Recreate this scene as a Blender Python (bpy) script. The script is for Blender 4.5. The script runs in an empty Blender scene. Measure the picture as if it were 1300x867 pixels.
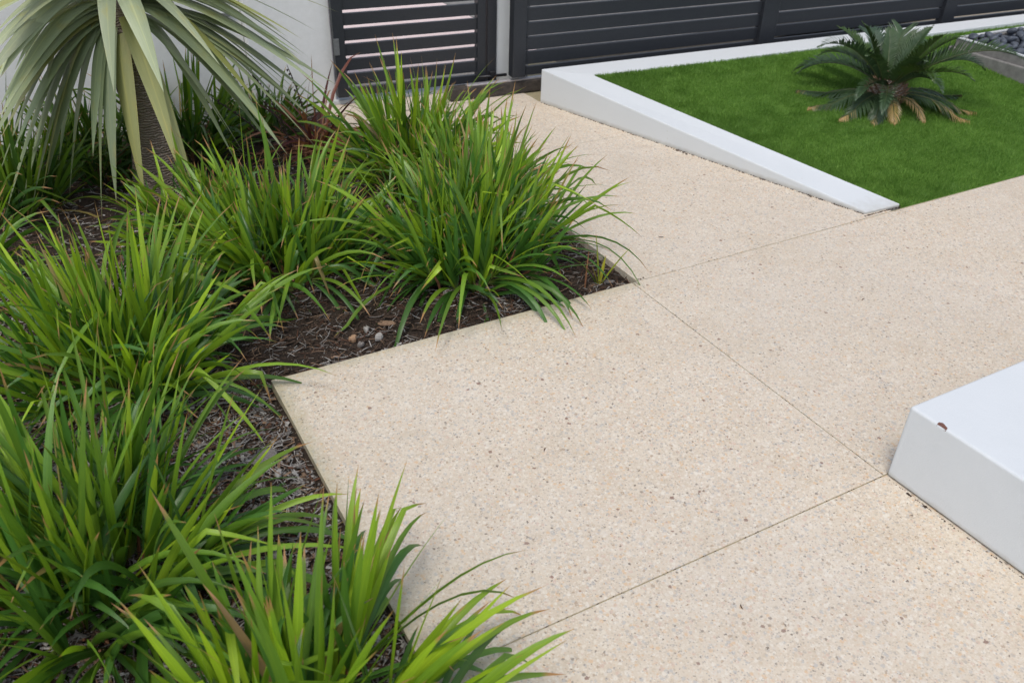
import bpy, bmesh, math, random
import numpy as np
from mathutils import Vector, Matrix, noise

random.seed(11)
rng = np.random.default_rng(11)
R_ = math.radians
scene = bpy.context.scene
col = scene.collection

# ------------------------------------------------------------------ camera
cam_d = bpy.data.cameras.new("camera")
cam_d.sensor_width = 36.0
cam_d.lens = 1100.0 / 1300.0 * 36.0
cam_d.clip_start = 0.05
cam_d.clip_end = 500.0
cam_d.dof.use_dof = True
cam_d.dof.focus_distance = 2.75
cam_d.dof.aperture_fstop = 5.0
cam = bpy.data.objects.new("camera", cam_d)
cam.matrix_world = Matrix(((0.8761074, 0.2491832, -0.4127270, 0.0),
                           (-0.4815384, 0.4941682, -0.7238222, 0.0),
                           (0.0235922, 0.8328899, 0.5529357, 1.55),
                           (0, 0, 0, 1)))
col.objects.link(cam)
scene.camera = cam

# ------------------------------------------------------------------ sky and sun
SUN_EL, SUN_AZ = 64.0, 222.0      # azimuth: the direction the sun stands in, counted from +x
world = bpy.data.worlds.new("World")
scene.world = world
world.use_nodes = True
wn = world.node_tree.nodes
wl = world.node_tree.links
sky = wn.new('ShaderNodeTexSky')
sky.sky_type = 'NISHITA'
sky.sun_disc = False
sky.sun_elevation = R_(SUN_EL)
sky.sun_rotation = R_(90 - SUN_AZ)
sky.dust_density = 2.0
sky.air_density = 0.8
sky.ozone_density = 1.0
hs = wn.new('ShaderNodeHueSaturation')        # thin overcast: the blue of the clear sky is mostly veiled
hs.inputs['Saturation'].default_value = 0.62
wl.new(sky.outputs[0], hs.inputs['Color'])
wl.new(hs.outputs[0], wn['Background'].inputs[0])
wn['Background'].inputs[1].default_value = 0.15
sun_d = bpy.data.lights.new("sun", 'SUN')
sun_d.energy = 1.0
sun_d.angle = R_(14)
sun_d.color = (1.0, 0.95, 0.87)
sun = bpy.data.objects.new("sun", sun_d)
sd = Vector((math.cos(R_(SUN_EL)) * math.cos(R_(SUN_AZ)), math.cos(R_(SUN_EL)) * math.sin(R_(SUN_AZ)), math.sin(R_(SUN_EL))))
sun.rotation_euler = sd.to_track_quat('Z', 'Y').to_euler()
col.objects.link(sun)
scene.view_settings.view_transform = 'Standard'
scene.view_settings.look = 'None'
scene.view_settings.gamma = 1.0
scene.view_settings.use_curve_mapping = False
scene.view_settings.exposure = 0.52
scene.cycles.max_bounces = 7
scene.cycles.transparent_max_bounces = 4


# ------------------------------------------------------------------ helpers
def tag(o, label=None, cat=None, group=None, kind=None):
    if label: o['label'] = label
    if cat: o['category'] = cat
    if group: o['group'] = group
    if kind: o['kind'] = kind
    return o


def empty(name, loc=(0, 0, 0), **k):
    o = bpy.data.objects.new(name, None)
    o.empty_display_size = 0.1
    o.location = loc
    col.objects.link(o)
    return tag(o, **k)


def link(name, me, mat=None, parent=None, world_verts=True, smooth=False, **k):
    """Vertices are given in world coordinates; a parent that stands at loc is compensated."""
    o = bpy.data.objects.new(name, me)
    if mat is not None:
        for m in (mat if isinstance(mat, (list, tuple)) else [mat]):
            me.materials.append(m)
    if smooth:
        me.polygons.foreach_set('use_smooth', [True] * len(me.polygons))
    col.objects.link(o)
    if parent is not None:
        o.parent = parent
        if world_verts:
            p = parent
            off = Vector((0, 0, 0))
            while p is not None:
                off += p.location
                p = p.parent
            o.location = -off
    return tag(o, **k)


def mesh_py(name, V, F):
    me = bpy.data.meshes.new(name)
    me.from_pydata([tuple(v) for v in V], [], F)
    me.update()
    return me


def prism(name, poly, z0, z1, bev=0.0, seg=2, mat=None, parent=None, ztop=None, **k):
    """Closed prism over a plan polygon (ccw). ztop: height of each top corner."""
    n = len(poly)
    V = [(x, y, z0) for x, y in poly] + [(x, y, (ztop[i] if ztop else z1)) for i, (x, y) in enumerate(poly)]
    F = [tuple(range(n - 1, -1, -1)), tuple(range(n, 2 * n))] + [(i, (i + 1) % n, n + (i + 1) % n, n + i) for i in range(n)]
    me = mesh_py(name, V, F)
    if bev:
        bm = bmesh.new()
        bm.from_mesh(me)
        bmesh.ops.bevel(bm, geom=list(bm.edges), offset=bev, segments=seg, affect='EDGES', profile=0.5)
        bm.to_mesh(me)
        bm.free()
    o = link(name, me, mat, parent, **k)
    return o


def box_pts(c0, ax, lx, ly, lz):
    """box from corner c0, axis ax (unit plan dir) for length, perpendicular to the left for depth"""
    a = Vector((ax[0], ax[1], 0)); b = Vector((-ax[1], ax[0], 0)); c0 = Vector(c0)
    P = []
    for z in (0, lz):
        for u, w in ((0, 0), (lx, 0), (lx, ly), (0, ly)):
            P.append(c0 + a * u + b * w + Vector((0, 0, z)))
    return P


BOXF = [(3, 2, 1, 0), (4, 5, 6, 7), (0, 1, 5, 4), (1, 2, 6, 5), (2, 3, 7, 6), (3, 0, 4, 7)]


def bar(name, c0, ax, lx, ly, lz, mat, parent=None, bev=0.002, **k):
    me = mesh_py(name, box_pts(c0, ax, lx, ly, lz), BOXF)
    if bev:
        bm = bmesh.new(); bm.from_mesh(me)
        bmesh.ops.bevel(bm, geom=list(bm.edges), offset=bev, segments=1, affect='EDGES')
        bm.to_mesh(me); bm.free()
    return link(name, me, mat, parent, **k)


def tube_vf(pts, rad, seg=6, cap=True):
    V, F = [], []
    n = len(pts)
    up = Vector((0.13, 0.21, 0.97)).normalized()
    for i, p in enumerate(pts):
        p = Vector(p)
        t = (Vector(pts[min(i + 1, n - 1)]) - Vector(pts[max(i - 1, 0)])).normalized()
        a = t.cross(up)
        if a.length < 1e-3: a = t.cross(Vector((1, 0, 0)))
        a.normalize(); b = t.cross(a)
        for s in range(seg):
            th = 2 * math.pi * s / seg
            V.append(p + (a * math.cos(th) + b * math.sin(th)) * rad[i])
    for i in range(n - 1):
        for s in range(seg):
            F.append((i * seg + s, i * seg + (s + 1) % seg, (i + 1) * seg + (s + 1) % seg, (i + 1) * seg + s))
    if cap:
        F.append(tuple(range(seg - 1, -1, -1))); F.append(tuple(range((n - 1) * seg, n * seg)))
    return V, F


# ------------------------------------------------------------------ node helpers
class NT:
    def __init__(self, name):
        self.m = bpy.data.materials.new(name)
        self.m.use_nodes = True
        self.t = self.m.node_tree
        self.n = self.t.nodes
        self.l = self.t.links
        self.b = self.n['Principled BSDF']
        self.out = self.n['Material Output']

    def new(self, typ, **k):
        x = self.n.new(typ)
        for a, v in k.items(): setattr(x, a, v)
        return x

    def put(self, sock, v):
        if isinstance(v, bpy.types.NodeSocket): self.l.new(v, sock)
        elif v is not None: sock.default_value = v

    def noise(self, vec, scale, detail=3, rough=0.55, out='Fac', dist=0.0):
        x = self.new('ShaderNodeTexNoise')
        self.put(x.inputs['Vector'], vec)
        x.inputs['Scale'].default_value = scale
        x.inputs['Detail'].default_value = detail
        x.inputs['Roughness'].default_value = rough
        x.inputs['Distortion'].default_value = dist
        return x.outputs[out]

    def vor(self, vec, scale, feature='F1', rnd=1.0):
        x = self.new('ShaderNodeTexVoronoi', feature=feature)
        self.put(x.inputs['Vector'], vec)
        x.inputs['Scale'].default_value = scale
        x.inputs['Randomness'].default_value = rnd
        return x

    def ramp(self, fac, stops, interp='LINEAR'):
        x = self.new('ShaderNodeValToRGB')
        x.color_ramp.interpolation = interp
        e = x.color_ramp.elements
        while len(e) < len(stops): e.new(0.5)
        for el, (p, c) in zip(e, stops):
            el.position = p
            el.color = (c, c, c, 1) if isinstance(c, (int, float)) else (*c, 1)
        self.put(x.inputs[0], fac)
        return x.outputs[0]

    def mix(self, fac, a, b, mode='MIX'):
        x = self.new('ShaderNodeMix', data_type='RGBA', blend_type=mode)
        self.put(x.inputs[0], fac)
        for s, v in ((x.inputs[6], a), (x.inputs[7], b)):
            if isinstance(v, tuple) and len(v) == 3: v = (*v, 1)
            self.put(s, v)
        return x.outputs[2]

    def math(self, op, a, b=None, c=None, clamp=False):
        x = self.new('ShaderNodeMath', operation=op)
        x.use_clamp = clamp
        self.put(x.inputs[0], a)
        if b is not None: self.put(x.inputs[1], b)
        if c is not None: self.put(x.inputs[2], c)
        return x.outputs[0]

    def bump(self, h, strength=0.3, dist=0.01, prev=None):
        x = self.new('ShaderNodeBump')
        x.inputs['Strength'].default_value = strength
        x.inputs['Distance'].default_value = dist
        self.put(x.inputs['Height'], h)
        if prev is not None: self.l.new(prev, x.inputs['Normal'])
        return x.outputs[0]

    def set(self, color=None, rough=None, normal=None, spec=None, metal=None):
        self.put(self.b.inputs['Base Color'], (*color, 1) if isinstance(color, tuple) and len(color) == 3 else color)
        self.put(self.b.inputs['Roughness'], rough)
        if normal is not None: self.l.new(normal, self.b.inputs['Normal'])
        if spec is not None: self.put(self.b.inputs['Specular IOR Level'], spec)
        if metal is not None: self.put(self.b.inputs['Metallic'], metal)
        return self.m

    def coord(self, kind='Object'):
        return self.new('ShaderNodeTexCoord').outputs[kind]

    def pos(self):
        return self.new('ShaderNodeNewGeometry').outputs['Position']


# ------------------------------------------------------------------ materials
def mat_aggregate():
    N = NT("exposed_aggregate")
    P = N.pos()
    warp = N.noise(P, 60, 2, out='Color')
    vec = N.new('ShaderNodeVectorMath', operation='MULTIPLY_ADD')
    N.put(vec.inputs[0], warp); vec.inputs[1].default_value = (0.006,) * 3; N.put(vec.inputs[2], P)
    V = vec.outputs[0]
    big = N.noise(P, 1.7, 4, 0.6)
    mid = N.noise(P, 9, 4, 0.65)
    base = N.mix(N.ramp(big, [(0.3, 0.0), (0.7, 1.0)]), (0.635, 0.545, 0.42), (0.665, 0.59, 0.485))
    base = N.mix(N.ramp(mid, [(0.35, 0.0), (0.7, 0.55)]), base, (0.55, 0.445, 0.33))
    # pale sand stones of three sizes
    v1 = N.vor(V, 105)
    sep1 = N.new('ShaderNodeSeparateColor'); N.put(sep1.inputs[0], v1.outputs['Color'])
    pal = N.ramp(sep1.outputs[0], [(0.0, (0.70, 0.63, 0.52)), (0.16, (0.55, 0.46, 0.34)), (0.30, (0.64, 0.58, 0.50)),
                                   (0.44, (0.64, 0.44, 0.26)), (0.52, (0.44, 0.43, 0.41)), (0.64, (0.72, 0.67, 0.58)),
                                   (0.78, (0.58, 0.42, 0.33)), (0.84, (0.42, 0.38, 0.33)), (0.90, (0.66, 0.58, 0.46)), (0.97, (0.36, 0.26, 0.18))], 'CONSTANT')
    m1 = N.math('LESS_THAN', v1.outputs['Distance'], N.math('MULTIPLY_ADD', sep1.outputs[1], 0.35, 0.28))
    oi = N.new('ShaderNodeObjectInfo')
    base = N.mix(N.math('MULTIPLY', oi.outputs['Random'], 0.5), base, N.mix(1.0, base, (0.93, 0.93, 0.95), 'MULTIPLY'))
    c = N.mix(N.math('MULTIPLY', m1, 0.72), base, pal)
    v2 = N.vor(V, 210)
    sep2 = N.new('ShaderNodeSeparateColor'); N.put(sep2.inputs[0], v2.outputs['Color'])
    pal2 = N.ramp(sep2.outputs[0], [(0.0, (0.66, 0.58, 0.47)), (0.3, (0.48, 0.40, 0.30)), (0.5, (0.72, 0.66, 0.57)), (0.75, (0.60, 0.43, 0.28)), (0.88, (0.27, 0.24, 0.22))], 'CONSTANT')
    m2 = N.math('LESS_THAN', v2.outputs['Distance'], 0.42)
    c = N.mix(N.math('MULTIPLY', m2, 0.62), c, pal2)
    # dark flecks
    warp2 = N.noise(P, 170, 3, out='Color')
    vec2 = N.new('ShaderNodeVectorMath', operation='MULTIPLY_ADD')
    N.put(vec2.inputs[0], warp2); vec2.inputs[1].default_value = (0.011,) * 3; N.put(vec2.inputs[2], P)
    V2 = vec2.outputs[0]
    v3 = N.vor(V2, 70)
    sep3 = N.new('ShaderNodeSeparateColor'); N.put(sep3.inputs[0], v3.outputs['Color'])
    m3 = N.math('MULTIPLY', N.math('GREATER_THAN', sep3.outputs[0], 0.58), N.math('LESS_THAN', v3.outputs['Distance'], N.math('MULTIPLY_ADD', sep3.outputs[1], 0.20, 0.07)))
    dark = N.ramp(sep3.outputs[2], [(0.0, (0.16, 0.12, 0.09)), (0.3, (0.26, 0.22, 0.18)), (0.55, (0.33, 0.19, 0.11)), (0.8, (0.20, 0.20, 0.20))], 'CONSTANT')
    c = N.mix(N.math('MULTIPLY', m3, 0.9), c, dark)
    v4 = N.vor(V2, 27)
    sep4 = N.new('ShaderNodeSeparateColor'); N.put(sep4.inputs[0], v4.outputs['Color'])
    m4 = N.math('MULTIPLY', N.math('GREATER_THAN', sep4.outputs[0], 0.80), N.math('LESS_THAN', v4.outputs['Distance'], N.math('MULTIPLY_ADD', sep4.outputs[1], 0.10, 0.07)))
    dk4 = N.ramp(sep4.outputs[2], [(0.0, (0.20, 0.10, 0.07)), (0.35, (0.13, 0.12, 0.11)), (0.6, (0.42, 0.27, 0.18)), (0.8, (0.30, 0.33, 0.31))], 'CONSTANT')
    c = N.mix(N.math('MULTIPLY', m4, 0.8), c, dk4)
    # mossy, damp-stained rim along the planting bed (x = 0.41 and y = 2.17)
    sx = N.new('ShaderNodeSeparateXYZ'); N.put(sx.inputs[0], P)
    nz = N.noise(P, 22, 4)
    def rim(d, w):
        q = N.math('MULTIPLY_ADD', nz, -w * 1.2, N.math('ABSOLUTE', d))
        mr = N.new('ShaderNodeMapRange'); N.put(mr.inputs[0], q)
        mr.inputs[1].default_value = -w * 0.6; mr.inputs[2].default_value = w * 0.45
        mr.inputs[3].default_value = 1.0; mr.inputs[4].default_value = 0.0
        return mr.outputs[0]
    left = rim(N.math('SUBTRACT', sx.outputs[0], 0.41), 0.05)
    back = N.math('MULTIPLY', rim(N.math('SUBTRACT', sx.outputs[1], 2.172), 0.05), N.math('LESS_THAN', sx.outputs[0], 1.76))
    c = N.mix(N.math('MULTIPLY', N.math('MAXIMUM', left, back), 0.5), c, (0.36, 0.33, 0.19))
    c = N.mix(N.ramp(N.noise(P, 0.9, 3, 0.6), [(0.42, 0.0), (0.60, 0.16)]), c, (0.48, 0.44, 0.38))
    stain = N.noise(P, 3.1, 5, 0.7)
    c = N.mix(N.ramp(stain, [(0.52, 0.0), (0.75, 0.28)]), c, (0.46, 0.38, 0.27))
    h = N.math('ADD', N.math('MULTIPLY', v1.outputs['Distance'], -0.6), N.noise(P, 300, 3))
    nrm = N.bump(h, 0.35, 0.002)
    return N.set(c, N.ramp(mid, [(0.3, 0.62), (0.7, 0.78)]), nrm, 0.35)


def mat_joint():
    N = NT("joint_dirt")
    P = N.pos()
    c = N.mix(N.noise(P, 40, 4), (0.21, 0.18, 0.10), (0.42, 0.36, 0.23))
    return N.set(c, 0.95, N.bump(N.noise(P, 150), 0.6, 0.004))


def mat_render_white():
    N = NT("white_render")
    P = N.pos()
    big = N.noise(P, 2.0, 5, 0.6)
    c = N.mix(N.ramp(big, [(0.35, 0.0), (0.75, 0.5)]), (0.64, 0.665, 0.675), (0.58, 0.61, 0.615))
    sx = N.new('ShaderNodeSeparateXYZ'); N.put(sx.inputs[0], P)
    mr = N.new('ShaderNodeMapRange'); N.put(mr.inputs[0], N.math('MULTIPLY_ADD', N.noise(P, 30, 5), -0.02, sx.outputs[2]))
    mr.inputs[1].default_value = -0.012; mr.inputs[2].default_value = 0.012; mr.inputs[3].default_value = 0.7; mr.inputs[4].default_value = 0.0
    c = N.mix(mr.outputs[0], c, (0.36, 0.33, 0.26))
    sp = N.vor(P, 38)
    s = N.new('ShaderNodeSeparateColor'); N.put(s.inputs[0], sp.outputs['Color'])
    m = N.math('MULTIPLY', N.math('GREATER_THAN', s.outputs[0], 0.9), N.math('LESS_THAN', sp.outputs['Distance'], 0.12))
    c = N.mix(N.math('MULTIPLY', m, 0.35), c, (0.45, 0.42, 0.36))
    h = N.math('ADD', N.noise(P, 260, 4, 0.7), N.math('MULTIPLY', N.noise(P, 14, 4), 2.0))
    return N.set(c, 0.72, N.bump(h, 0.22, 0.005), 0.3)


def mat_soil():
    N = NT("garden_soil")
    P = N.pos()
    c = N.mix(N.noise(P, 25, 6, 0.75), (0.022, 0.015, 0.011), (0.085, 0.062, 0.047))
    v = N.vor(P, 130)
    s = N.new('ShaderNodeSeparateColor'); N.put(s.inputs[0], v.outputs['Color'])
    m = N.math('MULTIPLY', N.math('GREATER_THAN', s.outputs[0], 0.8), N.math('LESS_THAN', v.outputs['Distance'], 0.3))
    c = N.mix(m, c, (0.20, 0.15, 0.11))
    return N.set(c, 0.9, N.bump(N.noise(P, 70, 6, 0.75), 1.0, 0.02), 0.25)


def mat_flat(name, c0, c1, rough=0.8, scale=60, bump=0.4, spec=0.3, metal=0.0, stretch=None, coord='pos'):
    N = NT(name)
    P = N.pos() if coord == 'pos' else N.coord('Object')
    if stretch:
        mp = N.new('ShaderNodeMapping'); N.put(mp.inputs[0], P); mp.inputs['Scale'].default_value = stretch; P = mp.outputs[0]
    f = N.noise(P, scale, 4, 0.65)
    c = N.mix(N.ramp(f, [(0.3, 0.0), (0.7, 1.0)]), c0, c1)
    return N.set(c, rough, N.bump(f, bump, 0.004), spec, metal)


def mat_leaf(name, tip=(0.42, 0.17, 0.06), tip_at=0.93, base_col=(0.30, 0.30, 0.12), transl=0.28, rough=0.38, lines=26, spec=0.5, tip_amt=0.9, patch=0.0, sharp=0.02):
    """Leaf: colour of the object, fine lengthwise veins, dry tip. UV: x across, y along."""
    N = NT(name)
    uv = N.new('ShaderNodeUVMap').outputs[0]
    s = N.new('ShaderNodeSeparateXYZ'); N.put(s.inputs[0], uv)
    oi = N.new('ShaderNodeObjectInfo')
    c = oi.outputs['Color']
    mp = N.new('ShaderNodeCombineXYZ')
    N.put(mp.inputs[0], N.math('MULTIPLY', s.outputs[0], lines)); N.put(mp.inputs[1], N.math('MULTIPLY', s.outputs[1], 5.0)); N.put(mp.inputs[2], N.math('MULTIPLY', oi.outputs['Random'], 40))
    vein = N.noise(mp.outputs[0], 1.0, 2)
    c = N.mix(N.ramp(vein, [(0.35, 0.0), (0.65, 0.30)]), c, N.mix(1.0, c, (0.62, 0.70, 0.55), 'MULTIPLY'))
    mp2 = N.new('ShaderNodeCombineXYZ')
    N.put(mp2.inputs[0], N.math('MULTIPLY', s.outputs[0], 1.5)); N.put(mp2.inputs[1], N.math('MULTIPLY', s.outputs[1], 7.0)); N.put(mp2.inputs[2], N.math('MULTIPLY', oi.outputs['Random'], 90))
    blot = N.noise(mp2.outputs[0], 1.0, 3)
    c = N.mix(N.ramp(blot, [(0.5, 0.0), (0.75, 0.35)]), c, N.mix(1.0, c, (1.45, 1.25, 0.8), 'MULTIPLY'))
    if patch:
        c = N.mix(N.ramp(blot, [(0.60, 0.0), (0.72, patch)]), c, (0.42, 0.36, 0.12))
    # midrib
    mid = N.ramp(N.math('ABSOLUTE', N.math('SUBTRACT', s.outputs[0], 0.5)), [(0.02, 0.35), (0.07, 0.0)])
    c = N.mix(mid, c, N.mix(1.0, c, (1.5, 1.4, 1.2), 'MULTIPLY'))
    # pale sheath towards the foot, dry brown tip
    c = N.mix(N.ramp(s.outputs[1], [(0.0, 0.7), (0.12, 0.0)]), c, base_col)
    th = N.math('MULTIPLY_ADD', oi.outputs['Random'], 0.09, tip_at - 0.06)
    d = N.math('SUBTRACT', N.math('MULTIPLY_ADD', vein, 0.04, s.outputs[1]), th)
    tf = N.math('DIVIDE', d, sharp * 2.5, clamp=True)
    c = N.mix(N.math('MULTIPLY', tf, tip_amt), c, tip)
    N.set(c, rough, N.bump(vein, 0.25, 0.002), spec)
    tr = N.new('ShaderNodeBsdfTranslucent')
    N.put(tr.inputs[0], N.mix(1.0, c, (1.25, 1.3, 0.6), 'MULTIPLY'))
    mx = N.new('ShaderNodeMixShader'); mx.inputs[0].default_value = transl
    N.l.new(N.b.outputs[0], mx.inputs[1]); N.l.new(tr.outputs[0], mx.inputs[2])
    N.l.new(mx.outputs[0], N.out.inputs[0])
    return N.m


def mat_turf():
    N = NT("synthetic_turf")
    P = N.pos()
    at = N.new('ShaderNodeAttribute'); at.attribute_name = 'tint'
    big = N.noise(P, 2.6, 4, 0.6)
    c = N.mix(at.outputs['Fac'], (0.105, 0.240, 0.030), (0.280, 0.460, 0.090))
    c = N.mix(N.ramp(big, [(0.35, 0.0), (0.7, 0.45)]), c, (0.055, 0.150, 0.020))
    N.set(c, 0.5, None, 0.3)
    tr = N.new('ShaderNodeBsdfTranslucent'); N.put(tr.inputs[0], c)
    mx = N.new('ShaderNodeMixShader'); mx.inputs[0].default_value = 0.42
    N.l.new(N.b.outputs[0], mx.inputs[1]); N.l.new(tr.outputs[0], mx.inputs[2]); N.l.new(mx.outputs[0], N.out.inputs[0])
    return N.m


M = dict(
    agg=mat_aggregate(), joint=mat_joint(), white=mat_render_white(), soil=mat_soil(),
    dark=mat_flat("charcoal_powdercoat", (0.021, 0.024, 0.029), (0.028, 0.031, 0.037), 0.42, 120, 0.08, 0.4),
    black=mat_flat("black_steel", (0.010, 0.010, 0.012), (0.018, 0.018, 0.02), 0.4, 90, 0.1, 0.5),
    rail=mat_flat("zinc_rail", (0.38, 0.36, 0.37), (0.52, 0.50, 0.50), 0.4, 40, 0.2, 0.5, 0.6),
    latch=mat_flat("dull_steel", (0.16, 0.165, 0.17), (0.22, 0.225, 0.23), 0.45, 60, 0.1, 0.5, 0.4),
    plinth=mat_flat("dirty_steel", (0.030, 0.026, 0.024), (0.085, 0.070, 0.058), 0.75, 26, 0.4),
    court=mat_flat("pink_paving", (0.62, 0.50, 0.47), (0.72, 0.60, 0.58), 0.85, 30, 0.3),
    cobble=mat_flat("slate_pebble", (0.050, 0.060, 0.078), (0.115, 0.13, 0.155), 0.55, 35, 0.3, coord='pos'),
    greystone=mat_flat("grey_block", (0.16, 0.155, 0.145), (0.26, 0.25, 0.235), 0.85, 22, 0.6),
    capwhite=mat_flat("pale_coping", (0.42, 0.44, 0.45), (0.56, 0.58, 0.59), 0.75, 22, 0.3),
    bark=None,
    leaf=mat_leaf("strap_leaf", tip=(0.44, 0.22, 0.10), tip_at=0.93, rough=0.33),
    drac=mat_leaf("grey_green_leaf", tip=(0.34, 0.29, 0.14), tip_at=0.99, base_col=(0.35, 0.33, 0.20), transl=0.16, rough=0.42, lines=34, spec=0.6, tip_amt=0.5, patch=0.35),
    redleaf=mat_leaf("red_leaf", tip=(0.30, 0.16, 0.07), tip_at=0.92, base_col=(0.12, 0.04, 0.03), transl=0.2, rough=0.45),
    dead=mat_flat("dead_leaf", (0.17, 0.065, 0.030), (0.34, 0.17, 0.09), 0.8, 40, 0.5),
    stalk=mat_flat("flower_stalk", (0.030, 0.020, 0.016), (0.07, 0.05, 0.035), 0.7, 60, 0.3),
    turf=mat_turf(),
    turfbase=mat_flat("turf_backing", (0.06, 0.15, 0.015), (0.11, 0.21, 0.03), 0.9, 160, 0.8),
    chip_a=mat_flat("chip_dark", (0.035, 0.022, 0.015), (0.085, 0.055, 0.038), 0.85, 180, 0.6),
    chip_b=mat_flat("chip_grey", (0.12, 0.105, 0.095), (0.26, 0.24, 0.22), 0.85, 180, 0.6),
    chip_c=mat_flat("chip_silver", (0.26, 0.24, 0.22), (0.44, 0.42, 0.39), 0.8, 180, 0.6),
    chip_d=mat_flat("chip_tan", (0.15, 0.09, 0.055), (0.30, 0.20, 0.13), 0.85, 180, 0.6),
    chip_e=mat_flat("chip_red", (0.075, 0.030, 0.018), (0.15, 0.07, 0.04), 0.85, 180, 0.6),
    pebble_o=mat_flat("orange_stone", (0.26, 0.15, 0.085), (0.40, 0.26, 0.16), 0.8, 60, 0.4),
    frond=None, chipped=mat_flat("bare_brown_render", (0.13, 0.055, 0.045), (0.22, 0.11, 0.08), 0.9, 120, 0.8),
)


def mat_bark():
    N = NT("ringed_bark")
    P = N.coord('Object')
    s = N.new('ShaderNodeSeparateXYZ'); N.put(s.inputs[0], P)
    w = N.new('ShaderNodeTexWave', wave_type='BANDS', bands_direction='Z')
    N.put(w.inputs[0], P)
    w.inputs['Scale'].default_value = 30; w.inputs['Distortion'].default_value = 7; w.inputs['Detail'].default_value = 3; w.inputs['Detail Scale'].default_value = 1.6
    n1 = N.noise(P, 14, 5, 0.7)
    c = N.mix(w.outputs['Fac'], (0.30, 0.225, 0.175), (0.54, 0.44, 0.36))
    c = N.mix(N.ramp(n1, [(0.4, 0.0), (0.75, 0.6)]), c, (0.22, 0.17, 0.13))
    return N.set(c, 0.9, N.bump(N.math('ADD', w.outputs['Fac'], n1), 0.9, 0.012), 0.2)


def mat_frond():
    N = NT("cycad_leaflet")
    oi = N.new('ShaderNodeObjectInfo')
    at = N.new('ShaderNodeAttribute'); at.attribute_name = 'dry'
    c = N.mix(N.noise(N.pos(), 25, 3), oi.outputs['Color'], N.mix(1.0, oi.outputs['Color'], (0.55, 0.62, 0.7), 'MULTIPLY'))
    c = N.mix(at.outputs['Fac'], c, (0.42, 0.28, 0.11))
    N.set(c, 0.34, None, 0.5)
    tr = N.new('ShaderNodeBsdfTranslucent'); N.put(tr.inputs[0], c)
    mx = N.new('ShaderNodeMixShader'); mx.inputs[0].default_value = 0.12
    N.l.new(N.b.outputs[0], mx.inputs[1]); N.l.new(tr.outputs[0], mx.inputs[2]); N.l.new(mx.outputs[0], N.out.inputs[0])
    return N.m


M['bark'] = mat_bark()
M['frond'] = mat_frond()

# ------------------------------------------------------------------ ground and pavement
ground = link("ground", mesh_py("ground", [(-150, -150, -0.16), (150, -150, -0.16), (150, 150, -0.16), (-150, 150, -0.16)], [(0, 1, 2, 3)]),
              mat_flat("far_ground", (0.30, 0.27, 0.22), (0.40, 0.36, 0.30), 0.9, 8, 0.3), kind='structure')

pave = prism("pavement", [(0.425, -2.0), (12.0, -2.0), (12.0, 2.185), (2.95, 2.185), (2.95, 4.9), (1.32, 4.9), (1.32, 4.12), (1.77, 4.12), (1.77, 2.16), (0.425, 2.16)],
             -0.12, -0.0022, mat=M['joint'], kind='structure')
J = 0.0017
SL = [
    [(0.41, 1.018 + J), (1.733 - J, 1.018 + J), (1.733 - J, 2.172 - J), (0.41, 2.172 - J)],
    [(0.41, -2.0), (1.835, -2.0), (1.750, 1.018 - J), (0.41, 1.018 - J)],
    [(1.733 + J, 1.018 + J), (4.6 - J, 1.018 + J), (4.6 - J, 2.185 - J), (1.733 + J, 2.172 - J)],
    [(1.840, -2.0), (4.6 - J, -2.0), (4.6 - J, 1.018 - J), (1.755, 1.018 - J)],
    [(4.6 + J, -2.0), (12.0, -2.0), (12.0, 2.185 - J), (4.6 + J, 2.185 - J)],
    [(1.755, 2.172 + J), (3.1, 2.180 + J), (2.72, 3.42 - J), (1.755, 3.455 - J)],
    [(1.755, 3.455 + J), (2.71, 3.42 + J), (2.452, 4.085), (2.452, 4.2), (1.755, 4.25)],
    [(1.32, 4.25 + 2 * J), (2.45, 4.2 + 2 * J), (2.45, 4.9), (1.32, 4.9)],
]
for p in SL:
    prism("slab", p, -0.11, 0.0, bev=0.0013, seg=2, mat=M['agg'], parent=pave)
# short corner of the landing that lies west of the path
prism("slab", [(1.32, 4.12), (1.749, 4.12), (1.749, 4.25), (1.32, 4.25)], -0.11, 0.0, bev=0.0035, mat=M['agg'], parent=pave)

# courtyard behind the gate, seen through its gaps
prism("driveway", [(3.0, 4.95), (16, 4.95), (16, 12), (3.0, 12)], -0.12, -0.010, mat=M['greystone'], kind='structure')
prism("courtyard_paving", [(-6, 4.92), (2.995, 4.92), (2.995, 12), (-6, 12)], -0.12, -0.012, mat=M['court'], kind='structure')
prism("house_wall", [(-6, 12.0), (16, 12.0), (16, 12.25), (-6, 12.25)], -0.1, 2.8, mat=M['white'], kind='structure')

# garden bed soil as an uneven sheet
def bed_height(x, y):
    h = -0.024 + 0.018 * noise.noise(Vector((x * 3.1, y * 3.1, 0.3))) + 0.010 * noise.noise(Vector((x * 11, y * 11, 4.0)))
    h += 0.006 * noise.noise(Vector((x * 37, y * 37, 7.0)))
    return h


def bed():
    nx, ny = 190, 210
    xs = np.linspace(-2.2, 1.77, nx); ys = np.linspace(0.2, 4.56, ny)
    V, F, idx = [], [], {}
    def inside(x, y):
        return (x <= 0.435) or (y >= 2.15 and not (y > 4.14 and x > 1.34))
    for j, y in enumerate(ys):
        for i, x in enumerate(xs):
            if inside(x, y):
                idx[(i, j)] = len(V)
                V.append((x, y, bed_height(x, y)))
    for j in range(ny - 1):
        for i in range(nx - 1):
            q = [(i, j), (i + 1, j), (i + 1, j + 1), (i, j + 1)]
            if all(k in idx for k in q): F.append(tuple(idx[k] for k in q))
    return link("garden_soil", mesh_py("garden_soil", V, F), M['soil'], smooth=True, kind='structure')


bed()


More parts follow.
